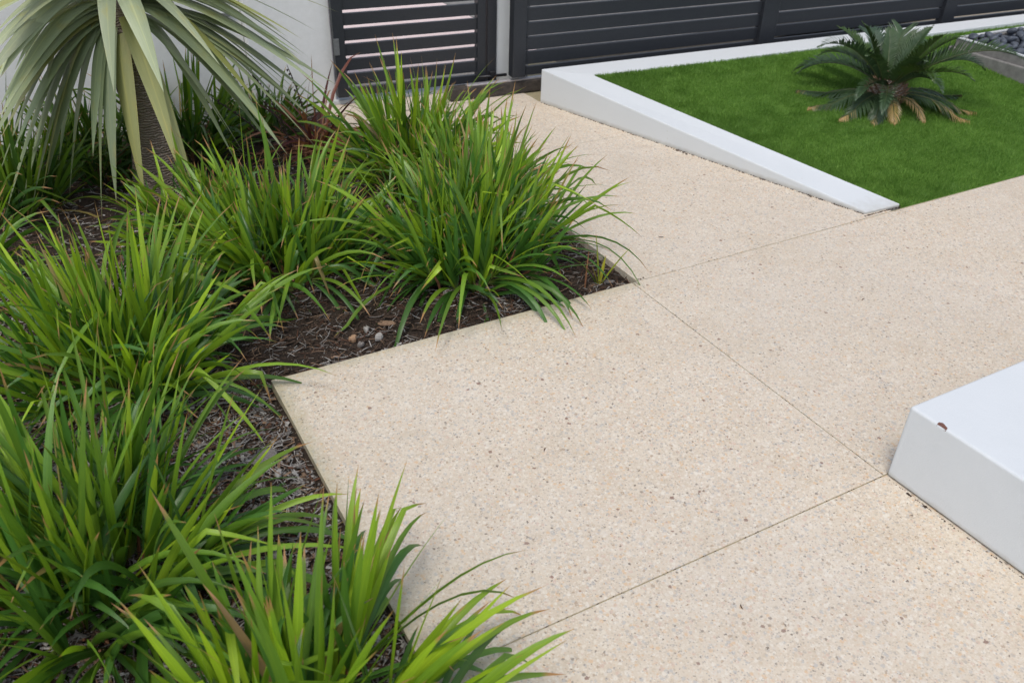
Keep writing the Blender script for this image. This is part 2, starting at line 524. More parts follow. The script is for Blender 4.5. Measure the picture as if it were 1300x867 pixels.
def in_bed(x, y, m=0.006):
    return (x < 0.41 - m) or (y > 2.172 + m and x < 1.755 - m and not (y > 4.12 - m and x > 1.32 - m))


# mulch of shredded bark, straw and grit
def mulch():
    V, F, mi = [], [], []
    def flake(cx, cy, cz, L, W, T, yaw, pitch, bend, m):
        b = len(V)
        dx, dy = math.cos(yaw), math.sin(yaw)
        n = 4 if L > 0.03 else 2
        for i in range(n):
            t = i / (n - 1) - 0.5
            off = bend * (t * t - 0.25) * L
            x = cx + dx * L * t - dy * off; y = cy + dy * L * t + dx * off
            z = cz + math.sin(pitch) * L * t + abs(bend) * 0.15 * L * (0.25 - t * t)
            w = W * (0.5 if i in (0, n - 1) else 0.5 * random.uniform(0.8, 1.15))
            if i == n - 1: w *= random.uniform(0.3, 1)
            V.append((x - dy * -w, y + dx * -w, z)); V.append((x - dy * w, y + dx * w, z)); V.append((x, y, z + T))
        for i in range(n - 1):
            a = b + i * 3
            F.extend([(a, a + 3, a + 5, a + 2), (a + 1, a + 2, a + 5, a + 4), (a, a + 1, a + 4, a + 3)]); mi.extend([m] * 3)
        F.append((b, b + 2, b + 1)); e = b + (n - 1) * 3; F.append((e, e + 1, e + 2)); mi.extend([m] * 2)
    cnt = 0
    while cnt < 34000:
        r = random.random()
        if r < 0.45: x, y = random.uniform(-0.35, 0.41), random.uniform(0.75, 2.3)
        elif r < 0.8: x, y = random.uniform(-0.6, 1.755), random.uniform(2.17, 3.2)
        else: x, y = random.uniform(-1.2, 1.75), random.uniform(2.9, 4.4)
        if not in_bed(x, y, 0.012): continue
        cnt += 1
        near_front = (y < 2.2) or (x < 0.3)
        k = random.random()
        dens = noise.noise(Vector((x * 2.3, y * 2.3, 9)))
        if not near_front and dens < 0.1 and k > 0.45: m = 0
        else: m = random.choices([0, 1, 2, 3, 4], [27, 30, 22, 12, 9] if near_front else [33, 24, 16, 15, 12])[0]
        if k < 0.52: L, W, T = random.uniform(0.02, 0.065), random.uniform(0.0012, 0.0040), 0.0014
        elif k < 0.85: L, W, T = random.uniform(0.010, 0.034), random.uniform(0.004, 0.011), 0.0018
        else: L, W, T = random.uniform(0.004, 0.010), random.uniform(0.004, 0.008), 0.004
        if x > 0.41 - L * 0.5 and y < 2.17 + L * .5 and x < 0.6: L = min(L, 0.02)
        z = bed_height(x, y) + random.uniform(0.001, 0.012)
        flake(x, y, z, L, W, T, random.uniform(0, 6.28), random.gauss(0, 0.18), random.gauss(0, 0.55), m)
    me = mesh_py("mulch", V, F)
    me.polygons.foreach_set('material_index', mi)
    link("mulch", me, [M['chip_a'], M['chip_b'], M['chip_c'], M['chip_d'], M['chip_e']], kind='stuff',
         label="shredded bark and straw mulch covering the soil of the planting bed", cat="mulch")


mulch()


def chunk(name, x, y, L, W, T, yaw, mat, label, cat, tilt=0.1, jag=0.25, z=None, group=None):
    """A flat irregular piece of bark or stone."""
    n = 9
    V, F = [], []
    ring = []
    for i in range(n):
        a = 2 * math.pi * i / n
        r = 1 + random.uniform(-jag, jag)
        ring.append((math.cos(a) * L / 2 * r, math.sin(a) * W / 2 * r))
    for zz, s in ((0, 0.93), (T * 0.55, 1.0), (T, 0.84)):
        for (u, v) in ring: V.append((u * s, v * s, zz + random.uniform(-0.12, 0.12) * T))
    for k in range(2):
        for i in range(n):
            F.append((k * n + i, k * n + (i + 1) % n, (k + 1) * n + (i + 1) % n, (k + 1) * n + i))
    F.append(tuple(range(n - 1, -1, -1)))
    V.append((0, 0, T * 1.05)); c = len(V) - 1
    for i in range(n): F.append((2 * n + i, 2 * n + (i + 1) % n, c))
    me = mesh_py(name, V, F)
    o = link(name, me, mat)
    o.location = (x, y, (bed_height(x, y) + 0.006) if z is None else z)
    o.rotation_euler = (random.uniform(-tilt, tilt), random.uniform(-tilt, tilt), yaw)
    return tag(o, label, cat, group)


chunk("bark_chip", 0.300, 1.855, 0.085, 0.060, 0.010, 0.5, M['chip_b'], "large flat grey bark chip lying on the mulch left of the slab corner", "bark chip")
chunk("bark_chip", 0.275, 1.715, 0.030, 0.020, 0.006, 0.2, M['chip_c'], "small pale grey bark chip in front of the large flat chip", "bark chip")
chunk("bark_chip", 0.315, 1.77, 0.045, 0.022, 0.006, 1.3, M['chip_c'], "silvery bark chip beside the slab edge below the large chip", "bark chip")
chunk("bark_chip", 0.845, 2.340, 0.070, 0.030, 0.008, -0.5, M['chip_d'], "pinkish tan bark chip under the leaf tips behind the slab", "bark chip")
chunk("bark_chip", 1.385, 2.262, 0.110, 0.016, 0.007, 0.15, M['chip_b'], "long grey bark strip lying along the slab under the big clump", "bark chip")
chunk("bark_chip", 1.675, 2.240, 0.060, 0.016, 0.007, -0.5, M['chip_b'], "pale bark sliver beside the yellow seedling at the bed corner", "bark chip")
chunk("bark_chip", 0.23, 1.50, 0.05, 0.022, 0.006, 2.0, M['chip_c'], "pale curved bark chip amid grey straw mulch beside front slab edge", "bark chip")
chunk("stone", 0.715, 2.300, 0.026, 0.022, 0.016, 0.2, M['pebble_o'], "small orange brown stone on dark soil behind the slab", "stone")
chunk("stone", 0.790, 2.262, 0.040, 0.026, 0.014, 0.8, M['chip_c'], "pale grey pointed stone close behind the slab edge", "stone", jag=0.35)
chunk("stone", 0.770, 2.325, 0.028, 0.020, 0.012, 1.4, M['chip_c'], "small white grey stone on dark soil beside the pointed stone", "stone")
chunk("stone", 0.725, 2.255, 0.024, 0.020, 0.012, 0.4, M['chip_b'], "small dull grey stone between the orange stone and the slab edge", "stone")


# ------------------------------------------------------------------ white box plinth at the right
def beveled(o, off, seg=3):
    m = o.modifiers.new("bevel", 'BEVEL'); m.width = off; m.segments = seg; m.limit_method = 'ANGLE'
    return o


wb = empty("white_plinth", (1.74, 1.0, 0.0), label="low white rendered plinth with a brown chip on its top edge", cat="plinth")
o = prism("body", [(1.737, 1.015), (1.800, -1.2), (4.8, -1.2), (4.8, 1.021)], 0.003, 0.233, mat=M['white'], parent=wb)
beveled(o, 0.007)
# paint chip on the front top edge: irregular bare patch, a hair proud of edge
def chip_patch():
    pts = [(-0.011, 0.0, 0.002), (-0.006, 0, 0.008), (0.002, 0, 0.006), (0.009, 0, 0.003), (0.015, 0, 0.0005)]
    V = []
    y0 = 0.925
    for (u, _, t) in pts:
        y = y0 - u; x = 1.7382 + (1.015 - y) * 0.0284
        V.append((x - 0.0012, y, 0.2365 - 0.009 - 0.5 * t))
        V.append((x + 0.0012, y, 0.2343 - 0.001))
        V.append((x + 0.004 + t, y + random.uniform(-.002, .002), 0.2342))
    F = []
    for i in range(4):
        for k in range(2):
            a = i * 3 + k
            F.append((a, a + 1, a + 4, a + 3))
    link("bare_patch", mesh_py("bare_patch", V, F), M['chipped'], wb)


chip_patch()

# dirt crumbs along joints and wall feet
def crumbs(name, spots, mat, label, kind='stuff'):
    V, F = [], []
    for (x, y, z, r) in spots:
        b = len(V)
        P = [Vector((math.cos(a), math.sin(a), 0)) * r * random.uniform(0.6, 1.2) for a in (0, 1.3, 2.5, 3.7, 5.0)]
        for p in P: V.append((x + p.x, y + p.y, z))
        V.append((x, y, z + r * random.uniform(0.4, 0.9)))
        for i in range(5): F.append((b + i, b + (i + 1) % 5, b + 5))
        F.append((b + 4, b + 3, b + 2, b + 1, b))
    link(name, mesh_py(name, V, F), mat, kind=kind, label=label, cat="debris")


sp = []
for i in range(260):
    y = random.uniform(-0.8, 1.0); x = 1.733 + (1.018 - y) * 0.0284 - random.uniform(0.0, 0.004)
    sp.append((x, y, 0.0, random.uniform(0.001, 0.003)))
for (yy, r) in ((0.94, 0.006), (0.935, 0.005), (0.93, 0.004), (0.885, 0.006), (0.888, 0.005), (0.80, 0.003)):
    sp.append((1.733 + (1.018 - yy) * 0.0284 - 0.004, yy, 0.0, r))
for i in range(420):
    t = random.random() ** 0.8
    x = 2.452 + 0.513 * t; y = 4.062 - 1.85 * t
    sp.append((x - random.uniform(0, 0.008), y, 0.0, random.uniform(0.0015, 0.005)))
for i in range(130):
    t = random.random(); sp.append((random.uniform(2.95, 3.17), 2.198 + random.uniform(-.006, 0.0), 0.0, random.uniform(0.0015, 0.004)))
for (x, y) in ((2.705, 3.14), (2.715, 3.10), (2.70, 3.16), (2.83, 2.70), (2.90, 2.46)):
    for q in range(6): sp.append((x + random.uniform(-.015, .003), y + random.uniform(-.02, .02), 0, random.uniform(.003, .006)))
for i in range(500):   # along the slab joints
    k = random.random()
    if k < 0.4: x, y = 1.733 + random.uniform(-.004, .004), random.uniform(1.02, 2.17)
    elif k < 0.7: x, y = random.uniform(0.42, 1.73), 1.018 + random.uniform(-.004, .004)
    elif k < 0.9: x, y = random.uniform(1.76, 3.0), 2.174 + random.uniform(-.004, .006)
    else: x, y = random.uniform(1.76, 2.7), 3.44 + random.uniform(-.015, .015)
    sp.append((x, y, -0.002, random.uniform(0.001, 0.003)))
for (x, y) in ((1.765, 2.18), (1.775, 2.178), (1.79, 2.182)):
    sp.append((x, y, 0, 0.005))
crumbs("joint_debris", sp, M['chip_a'], "dark crumbs of soil along the slab joints and wall feet")

def litter():
    rs = random.Random(4)
    for k, (x, y, lab) in enumerate(((0.98, 1.52, "dark twig fragment lying in the middle of the front slab"), (1.10, 0.86, "dark twig fragment on the paving just in front of the long cross joint"),
                                      (2.40, 1.70, "tiny dry twig lying on the wide paving behind the white plinth"), (2.05, 2.42, "tiny dark twig on the path beside the bed corner"))):
        a = rs.uniform(0, 3.1); L = rs.uniform(0.006, 0.013)
        p = Vector((x, y, 0.0018)); d = Vector((math.cos(a), math.sin(a), 0.12)); e = Vector((-d.y, d.x, 0)) * 0.3
        V, F = tube_vf([p - d * L, p - d * L * 0.3 + e * L, p + d * L * 0.4 + e * L, p + d * L], [0.0006, 0.0016, 0.0014, 0.0005], 5)
        o = link("twig", mesh_py("twig", V, F), M['chip_a'] if k % 2 else M['chip_e'], smooth=True,
                 label=lab, cat="twig", group="bits of dry litter scattered on the paving")


litter()

# ------------------------------------------------------------------ white garden kerb (ramped arm and back arm), one thing
def kerb():
    root = empty("garden_kerb", (2.45, 4.06, 0), label="white rendered kerb ramping down to a point beside the turf", cat="kerb")
    A = (2.452, 4.062); T0 = (2.966, 2.206); T1 = (3.168, 2.199); B = (2.668, 3.862)
    far0, far1 = (9.0, 3.636), (9.0, 3.522)
    zt = 0.182
    poly = [A, T0, T1, B, far1, far0]
    n = len(poly)
    zs = [zt, 0.012, 0.012, 0.175, 0.182, 0.182]
    V = [(x, y, -0.05) for x, y in poly] + [(x, y, zs[i]) for i, (x, y) in enumerate(poly)]
    F = [(4, 3, 0, 5), (3, 2, 1, 0), (n + 0, n + 1, n + 2, n + 3), (n + 5, n + 0, n + 3, n + 4)]
    F += [(i, (i + 1) % n, n + (i + 1) % n, n + i) for i in range(n)]
    o = link("kerb_body", mesh_py("kerb_body", V, F), M['white'], root)
    beveled(o, 0.005, 2)


kerb()

# ------------------------------------------------------------------ turf
def turf_z(x, y):
    # rises from the pavement to just below the kerb top at the back
    t = (y - 2.19) / (3.86 - 2.19)
    t = min(max(t, 0), 1)
    return -0.004 + t * 0.174


def turf():
    # underlay
    nx, ny = 60, 24
    V, F = [], []
    for j in range(ny + 1):
        t = j / ny
        for i in range(nx + 1):
            s = i / nx
            xl = 3.168 + (2.668 - 3.168) * t; yl = 2.188 + (3.862 - 2.188) * t
            xr = 9.0; yr = 2.187 + (3.522 - 2.19) * t
            x = xl + (xr - xl) * s; y = yl + (yr - yl) * s
            V.append((x, y, turf_z(x, y) + 0.006 * noise.noise(Vector((x * 2, y * 2, 0)))))
    for j in range(ny):
        for i in range(nx):
            a = j * (nx + 1) + i
            F.append((a, a + 1, a + nx + 2, a + nx + 1))
    base = link("turf_base", mesh_py("turf_base", V, F), M['turfbase'], smooth=True, kind='structure')
    # blades
    N = 330000
    s = rng.random(N) ** 1.5; t = rng.random(N)
    xl = 3.168 + (2.668 - 3.168) * t; yl = 2.192 + (3.864 - 2.192) * t
    yr = 2.190 + (3.527 - 2.190) * t
    x = xl + (7.4 - xl) * s; y = yl + (yr - yl) * ((x - xl) / (9 - xl))
    keep = ~((x > 5.06) & (y > 2.0) & (y < 3.50))
    x, y = x[keep], y[keep]; N = len(x)
    z = -0.004 + np.clip((y - 2.19) / 1.67, 0, 1) * 0.174
    a = rng.random(N) * 2 * np.pi
    lean = rng.normal(0, 0.45, N); la = rng.random(N) * 2 * np.pi
    # combed waves: neighbouring blades lean the same way
    gx = np.array([[noise.noise(Vector((i * 0.31, j * 0.31, 2.0))) for j in range(90)] for i in range(180)])
    gy = np.array([[noise.noise(Vector((i * 0.31, j * 0.31, 9.0))) for j in range(90)] for i in range(180)])
    ii = np.clip((x - 2.5) / 5 * 179, 0, 179).astype(int); jj = np.clip((y - 2.1) / 2 * 89, 0, 89).astype(int)
    wx = gx[ii, jj] * 0.6; wy = gy[ii, jj] * 0.6
    h = rng.uniform(0.008, 0.022, N); w = rng.uniform(0.0010, 0.0019, N)
    dx = (np.cos(la) * lean + wx) * h; dy = (np.sin(la) * lean + wy) * h
    # blades at the front edge do not lean past the slab
    co = np.empty((N, 3, 3))
    co[:, 0] = np.stack([x - np.cos(a) * w, y - np.sin(a) * w, z], 1)
    co[:, 1] = np.stack([x + np.cos(a) * w, y + np.sin(a) * w, z], 1)
    co[:, 2] = np.stack([x + dx, y + dy, z + h * np.clip(1 - 0.4 * np.abs(lean), 0.4, 1)], 1)
    me = bpy.data.meshes.new("turf_grass")
    me.vertices.add(N * 3); me.vertices.foreach_set('co', co.ravel())
    me.loops.add(N * 3); me.loops.foreach_set('vertex_index', np.arange(N * 3, dtype=np.int32))
    me.polygons.add(N); me.polygons.foreach_set('loop_start', np.arange(0, N * 3, 3, dtype=np.int32)); me.polygons.foreach_set('loop_total', np.full(N, 3, dtype=np.int32))
    me.update(calc_edges=True)
    at = me.attributes.new('tint', 'FLOAT', 'FACE'); at.data.foreach_set('value', rng.random(N).astype(np.float32))
    link("turf_grass", me, M['turf'], kind='stuff', label="short green synthetic turf filling the white kerbed garden", cat="grass")


turf()

# ------------------------------------------------------------------ gates, posts and walls
def dirv(dx, dy):
    l = math.hypot(dx, dy)
    return (dx / l, dy / l)


gd = dirv(1, -0.0845)
def gp(u, w=0.0, z=0.0):   # a point of the swing gate's plane
    return (1.427 + gd[0] * u - gd[1] * w, 4.45 + gd[1] * u + gd[0] * w, z)


GT = 1.42
g = empty("pedestrian_gate", gp(0), label="charcoal slatted pedestrian gate with open gaps between its slats", cat="gate")
bar("stile", gp(0, 0, 0.045), gd, 0.058, 0.05, GT - 0.045, M['dark'], g)
bar("stile", gp(0.802, 0, 0.045), gd, 0.050, 0.05, GT - 0.045, M['dark'], g)
n = 0
z = 0.045
zz = [0.045 + 0.0]
bar("slat", gp(0.058, 0.012, 0.045), gd, 0.744, 0.022, 0.043, M['dark'], g, 0.0015, label="lowest narrow slat")
z = 0.105
while z < GT - 0.06:
    bar("slat", gp(0.058, 0.012, z), gd, 0.744, 0.022, 0.059, M['dark'], g, 0.0015)
    z += 0.077
bar("latch_plate", gp(-0.002, -0.004, 0.27), gd, 0.028, 0.003, 0.085, M['latch'], g, 0.001)

gb = empty("drop_bolt", gp(0.82, -0.02, 0.10), label="black sliding bolt at the foot of the charcoal gate post", cat="bolt")
V, F = tube_vf([gp(0.79, -0.022, 0.083), gp(0.97, -0.022, 0.083)], [0.0085, 0.0085], 10)
link("bolt_rod", mesh_py("bolt_rod", V, F), M['black'], gb, smooth=True)
bar("bracket", gp(0.868, -0.030, 0.060), gd, 0.030, 0.03, 0.050, M['black'], gb, 0.004)
V, F = tube_vf([gp(0.888, -0.022, 0.07), gp(0.890, -0.026, 0.045), gp(0.892, -0.026, 0.03)], [0.014, 0.013, 0.007], 10)
link("knob", mesh_py("knob", V, F), M['black'], gb, smooth=True)

o = bar("gate_post", gp(0.862, -0.004, 0.03), gd, 0.052, 0.056, 1.44, M['dark'], None, 0.002, label="charcoal hinge post between the slatted gate and the white post", cat="post")
o = bar("white_post", gp(0.920, 0.01, 0.0), gd, 0.20, 0.12, 1.44, M['white'], None, 0.004, label="narrow white post between the two charcoal gates", cat="post")
# threshold under the gate: light concrete strip
prism("threshold", [gp(-0.02, 0.03)[:2], gp(0.95, 0.03)[:2], gp(0.95, 0.16)[:2], gp(-0.02, 0.16)[:2]], 0.0, 0.022, bev=0.004, mat=M['capwhite'], kind='structure')

# sliding fence
fd = dirv(1, -0.0655)
def fp(u, w=0.0, z=0.0):
    return (2.361 + fd[0] * u - fd[1] * w, 4.218 + fd[1] * u + fd[0] * w, z)


FT = 1.42
sf = empty("sliding_gate", fp(0), label="long charcoal slatted sliding gate behind the white kerb", cat="gate")
posts = [(0.0, 0.080), (1.693, 0.120), (3.27, 0.115), (4.95, 0.115), (6.6, 0.08)]
for k, (u, w) in enumerate(posts):
    bar("stile", fp(u, -0.008 if k else 0, 0.10), fd, w, 0.058, FT - 0.10, M['dark'], sf, 0.003)
for a, b in zip(posts[:-1], posts[1:]):
    u0 = a[0] + a[1]; L = b[0] - u0
    bar("slat", fp(u0, 0.018, 0.102), fd, L, 0.020, 0.048, M['dark'], sf, 0.002, label="lowest narrow slat")
    z = 0.163
    while z < FT - 0.08:
        bar("slat", fp(u0, 0.018, z), fd, L, 0.026, 0.0680, M['dark'], sf, 0.002)
        z += 0.0775
# wheel rail and the dirty box section it runs on
tr = empty("gate_track", fp(-0.37, 0.02, 0), label="dirty dark steel track beam with a pale rail below the sliding gate", cat="track")
bar("beam", (2.000, 4.262, 0.004), fd, 7.0, 0.07, 0.066, M['plinth'], tr, 0.004)
bar("rail", (2.100, 4.262, 0.0705), fd, 6.9, 0.03, 0.012, M['rail'], tr, 0.003)

# white boundary wall: recessed panel and pier
wl_ = empty("boundary_wall", (0, 4.52, 0), label="white rendered boundary wall with a pier behind the garden bed", cat="wall")
M['wall'] = mat_flat("painted_wall", (0.74, 0.74, 0.72), (0.80, 0.80, 0.785), 0.75, 30, 0.15)
o = bar("pier", (1.000, 4.500, -0.08), (1, 0), 0.433, 0.30, 1.55, M['wall'], wl_, 0.005)
o = bar("wall_panel", (-4.0, 4.560, -0.08), (1, 0), 4.998, 0.20, 1.45, M['wall'], wl_, 0.004)
# letter slot frame in the recessed panel next to the pier
bar("letter_slot", (0.80, 4.548, 0.490), (1, 0), 0.17, 0.010, 0.016, M['latch'], wl_, 0.001)
bar("letter_slot", (0.80, 4.548, 0.60), (1, 0), 0.17, 0.010, 0.016, M['latch'], wl_, 0.001)

# ------------------------------------------------------------------ raised pebble planter at the right
def planter():
    root = empty("pebble_planter", (5.08, 3.3, 0.1), label="low grey planter with a pale rim full of dark pebbles", cat="planter")
    x0, y1, y0, x1 = 5.085, 3.48, 1.9, 8.4
    # footing step and wall
    def ring(name, x0, y0, x1, y1, w, z0, z1, mat, bev):
        V = []
        for z in (z0, z1):
            for (x, y) in ((x0, y0), (x1, y0), (x1, y1), (x0, y1), (x0 + w, y0 + w), (x1 - w, y0 + w), (x1 - w, y1 - w), (x0 + w, y1 - w)):
                V.append((x, y, z))
        F = []
        for i in range(4):
            j = (i + 1) % 4
            F += [(i, j, 8 + j, 8 + i), (4 + j, 4 + i, 12 + i, 12 + j), (8 + i, 8 + j, 12 + j, 12 + i), (j, i, 4 + i, 4 + j)]
        o = link(name, mesh_py(name, V, F), mat, root)
        beveled(o, bev, 2)
    ring("footing", x0 - 0.03, 2.25, x1, y1 + 0.02, 0.028, -0.05, 0.165, M['greystone'], 0.006)
    ring("planter_wall", x0, 2.28, x1 - 0.03, y1, 0.036, 0.10, 0.212, M['greystone'], 0.004)
    ring("rim", x0 - 0.004, 2.276, x1 - 0.026, y1 + 0.004, 0.026, 0.2125, 0.222, M['capwhite'], 0.003)
    bar("gravel_bed", (x0 + 0.037, 2.32, 0.05), (1, 0), 3.1, 1.12, 0.12, M['chip_a'], root, 0)
    # pebbles: a few shapes shared by all copies
    shapes = []
    for k in range(7):
        bm = bmesh.new()
        bmesh.ops.create_icosphere(bm, subdivisions=2, radius=1.0)
        sx, sy, sz = random.uniform(0.8, 1.15), random.uniform(0.6, 0.85), random.uniform(0.42, 0.62)
        for v in bm.verts:
            d = 1 + 0.16 * noise.noise(v.co * 1.1 + Vector((k * 7.3, 0, 0)))
            v.co = Vector((v.co.x * sx, v.co.y * sy, v.co.z * sz)) * d
        me = bpy.data.meshes.new("pebble"); bm.to_mesh(me); bm.free()
        me.materials.append(M['cobble']); me.polygons.foreach_set('use_smooth', [True] * len(me.polygons))
        shapes.append(me)
    cnt = 0
    for layer, (zc, step, amp) in enumerate(((0.185, 0.056, 0.010), (0.212, 0.068, 0.018))):
        y = 2.84
        while y < y1 - 0.045:
            x = x0 + 0.065 + (0.0 if layer == 0 else 0.03)
            while x < 6.55:
                px_, py_ = x + random.uniform(-.015, .015), y + random.uniform(-.015, .015)
                if (layer == 0 or random.random() < 0.75) and cnt < 298 and px_ < 5.40 + (py_ - 2.9) * 1.3:
                    o = bpy.data.objects.new("pebble", random.choice(shapes))
                    o.parent = root
                    o.location = (px_ - 5.08, py_ - 3.3, zc + random.uniform(0, amp) - 0.1)
                    s = random.uniform(0.024, 0.040)
                    o.scale = (s, s, s * random.uniform(0.8, 1.2))
                    o.rotation_euler = (random.gauss(0, 0.35), random.gauss(0, 0.35), random.uniform(0, 6.28))
                    col.objects.link(o); cnt += 1
                x += step
            y += step * 0.95


planter()


# ------------------------------------------------------------------ leaves
def leaf_mesh(name, pts, width, side0, fold=0.25, prof=None, twist=0.0):
    """Strap leaf on a list of points: three vertices a ring, the middle one sunk into a V fold."""
    n = len(pts)
    V, F, UV = [], [], []
    side = Vector(side0).normalized()
    for i, p in enumerate(pts):
        t = (pts[min(i + 1, n - 1)] - pts[max(i - 1, 0)]).normalized()
        side = (side - t * side.dot(t)).normalized()
        if twist:
            side = (Matrix.Rotation(twist / n, 3, t) @ side).normalized()
        nr = side.cross(t)
        v = i / (n - 1)
        w = width * 0.5 * (prof(v) if prof else 1.0)
        V += [p - side * w, p - nr * (w * fold * 2 * (1 - v * 0.6)), p + side * w]
        UV += [(0, v), (0.5, v), (1, v)]
    for i in range(n - 1):
        a = i * 3
        F += [(a, a + 1, a + 4, a + 3), (a + 1, a + 2, a + 5, a + 4)]
    me = bpy.data.meshes.new(name)
    me.from_pydata([tuple(v) for v in V], [], F)
    uvl = me.uv_layers.new(name="UVMap")
    li = np.empty(len(me.loops), dtype=np.int32); me.loops.foreach_get('vertex_index', li)
    uvl.data.foreach_set('uv', np.array(UV, dtype=np.float32)[li].ravel())
    me.polygons.foreach_set('use_smooth', [True] * len(me.polygons))
    return me


def put_leaf(me, mat, parent, color, name="leaf"):
    me.materials.append(mat)
    o = bpy.data.objects.new(name, me)
    o.color = (*color, 1)
    o.parent = parent
    col.objects.link(o)
    return o


def prof_strap(v):
    a = 0.55 + 0.45 * min(v / 0.25, 1)
    return a * (1 - max(0, (v - 0.55) / 0.45) ** 1.7) + 0.01


YOUNG = Vector((0.350, 0.510, 0.030))
MATURE = Vector((0.098, 0.240, 0.034))
OLD_SHADED = Vector((0.034, 0.096, 0.030))  # dark green of old low leaves, deepened to paint in the clump's shade


def grass_clump(loc, label, n_fans, height, spread, seed, group="strappy dianella clumps in the planting bed", max_leaf=296, young=0.5, wid=1.0,
                lean=(0, 0), dark=1.0, name="dianella_clump", front_bias=0.0):
    rs = random.Random(seed)
    root = empty(name, loc, label=label, cat="plant", group=group)
    made = []
    canes = []
    for f in range(n_fans):
        rr = math.sqrt((f + 0.5) / n_fans) * spread
        az = f * 2.39996 + rs.uniform(-0.3, 0.3)
        bx, by = rr * math.cos(az), rr * math.sin(az)
        tilt = (rr / spread) * 0.70 + rs.gauss(0, 0.17)
        out = Vector((math.cos(az), math.sin(az), 0))
        D = (Vector((0, 0, 1)) * math.cos(tilt) + out * math.sin(tilt) + Vector((lean[0], lean[1], 0))).normalized()
        phi = rs.uniform(0, math.pi)
        fn = Vector((math.cos(phi), math.sin(phi), 0))
        fn = (fn - D * fn.dot(D)).normalized()           # fan-plane normal = width direction of its leaves
        S = D.cross(fn).normalized()                       # sideways in the fan plane
        age = rs.uniform(0, 1)
        cane = rs.uniform(0.0, 0.30) * height * (0.5 + 0.5 * rr / spread)
        canes.append((Vector((bx, by, 0)), D.copy(), cane))
        fh = height * rs.uniform(0.66, 1.10) * (1.0 - 0.12 * rr / spread) - cane * 0.7
        nl = rs.choice([8, 9, 10, 11, 12])
        for i in range(nl):
            t = i / (nl - 1)                                # 0 = heart leaf, 1 = lowest, oldest
            sgn = 1 if (i % 2) else -1
            ang = sgn * (0.05 + 0.80 * t ** 1.1) + rs.gauss(0, 0.08)
            d = (D * math.cos(ang) + S * math.sin(ang)).normalized()
            L = fh * (0.72 + 0.48 * math.sin(math.pi * min(t * 0.85 + 0.12, 1))) * rs.uniform(0.86, 1.12) * 1.05
            if i == 0: L *= 0.78
            sag = (0.22 + 1.7 * t) * rs.uniform(0.6, 1.5) * (0.7 + 0.9 * tilt)
            p = Vector((bx, by, -0.03)) + D * (0.035 * (1 - t) + cane) + S * sgn * 0.003
            seg = 9
            pts = [p.copy()]
            ds = L / seg
            dd = d.copy()
            kink = rs.random() < 0.10
            ks = rs.randint(4, 7)
            for k in range(seg):
                hor = math.sqrt(max(0, 1 - dd.z * dd.z))
                dd = (dd + Vector((0, 0, -1)) * sag * hor * ds * (0.6 + 3.2 * (k / seg)) * 1.15 + Vector((rs.gauss(0, .012), rs.gauss(0, .012), 0))).normalized()
                if kink and k == ks: dd = (dd + Vector((rs.gauss(0, .4), rs.gauss(0, .4), -1.1))).normalized()
                q = pts[-1] + dd * ds
                if q.z < 0.008 - 0.02 and k > 1:
                    q.z = -0.012 + 0.004 * k * rs.random(); dd.z = max(dd.z, -0.02); dd.normalize()
                pts.append(q)
            w = 0.0158 * wid * rs.uniform(0.78, 1.18) * (0.9 if i == 0 else 1)
            me = leaf_mesh("leaf", pts, w, fn, fold=0.30 * rs.uniform(0.5, 1.2), prof=prof_strap, twist=rs.gauss(0, 0.5))
            yng = max(0, 1 - t * 1.35) * (0.45 + 0.9 * young * age + 0.25 * young)
            yng = min(1, yng * rs.uniform(0.6, 1.3))
            c = YOUNG * yng + (MATURE * (1 - t * 0.55) + OLD_SHADED * t * 0.55) * (1 - yng)
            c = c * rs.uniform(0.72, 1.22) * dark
            if t > 0.75 and rs.random() < 0.05: c = Vector((0.26, 0.17, 0.07)) * rs.uniform(0.7, 1.2)
            if rs.random() < 0.008: c = Vector((0.34, 0.27, 0.10)) * rs.uniform(0.7, 1.1)
            made.append((L * (1.3 - 0.5 * t) * rs.uniform(0.8, 1.2), me, (c.x, c.y, c.z)))
    made.sort(key=lambda q: -q[0])
    for _, me, c in made[:max_leaf]:
        put_leaf(me, M['leaf'], root, c)
    rest = [q[1] for q in made[max_leaf:]]
    if rest:                                            # leaves past the limit: one mass
        bm = bmesh.new()
        for me in rest: bm.from_mesh(me)
        jm = bpy.data.meshes.new("inner_leaves"); bm.to_mesh(jm); bm.free()
        c = (MATURE * 0.6 + OLD_SHADED * 0.4) * dark
        jo = put_leaf(jm, M['leaf'], root, (c.x, c.y, c.z), "inner_leaves"); jo['kind'] = 'stuff'
    # tight reddish sheaths at the heart of the clump: one mass of stem bases
    V, F = [], []
    for (b0, D, cn) in canes:
        v_, f_ = tube_vf([b0 + Vector((0, 0, -0.05)), b0 + D * (cn * 0.5), b0 + D * (cn + 0.03)], [0.0055, 0.005, 0.003], 5)
        o_ = len(V); V += v_; F += [tuple(i + o_ for i in q) for q in f_]
    so = bpy.data.objects.new("stem_bases", mesh_py("stem_bases", V, F)); so.data.materials.append(M['dead']); so.parent = root; so['kind'] = 'stuff'
    col.objects.link(so)
    return root


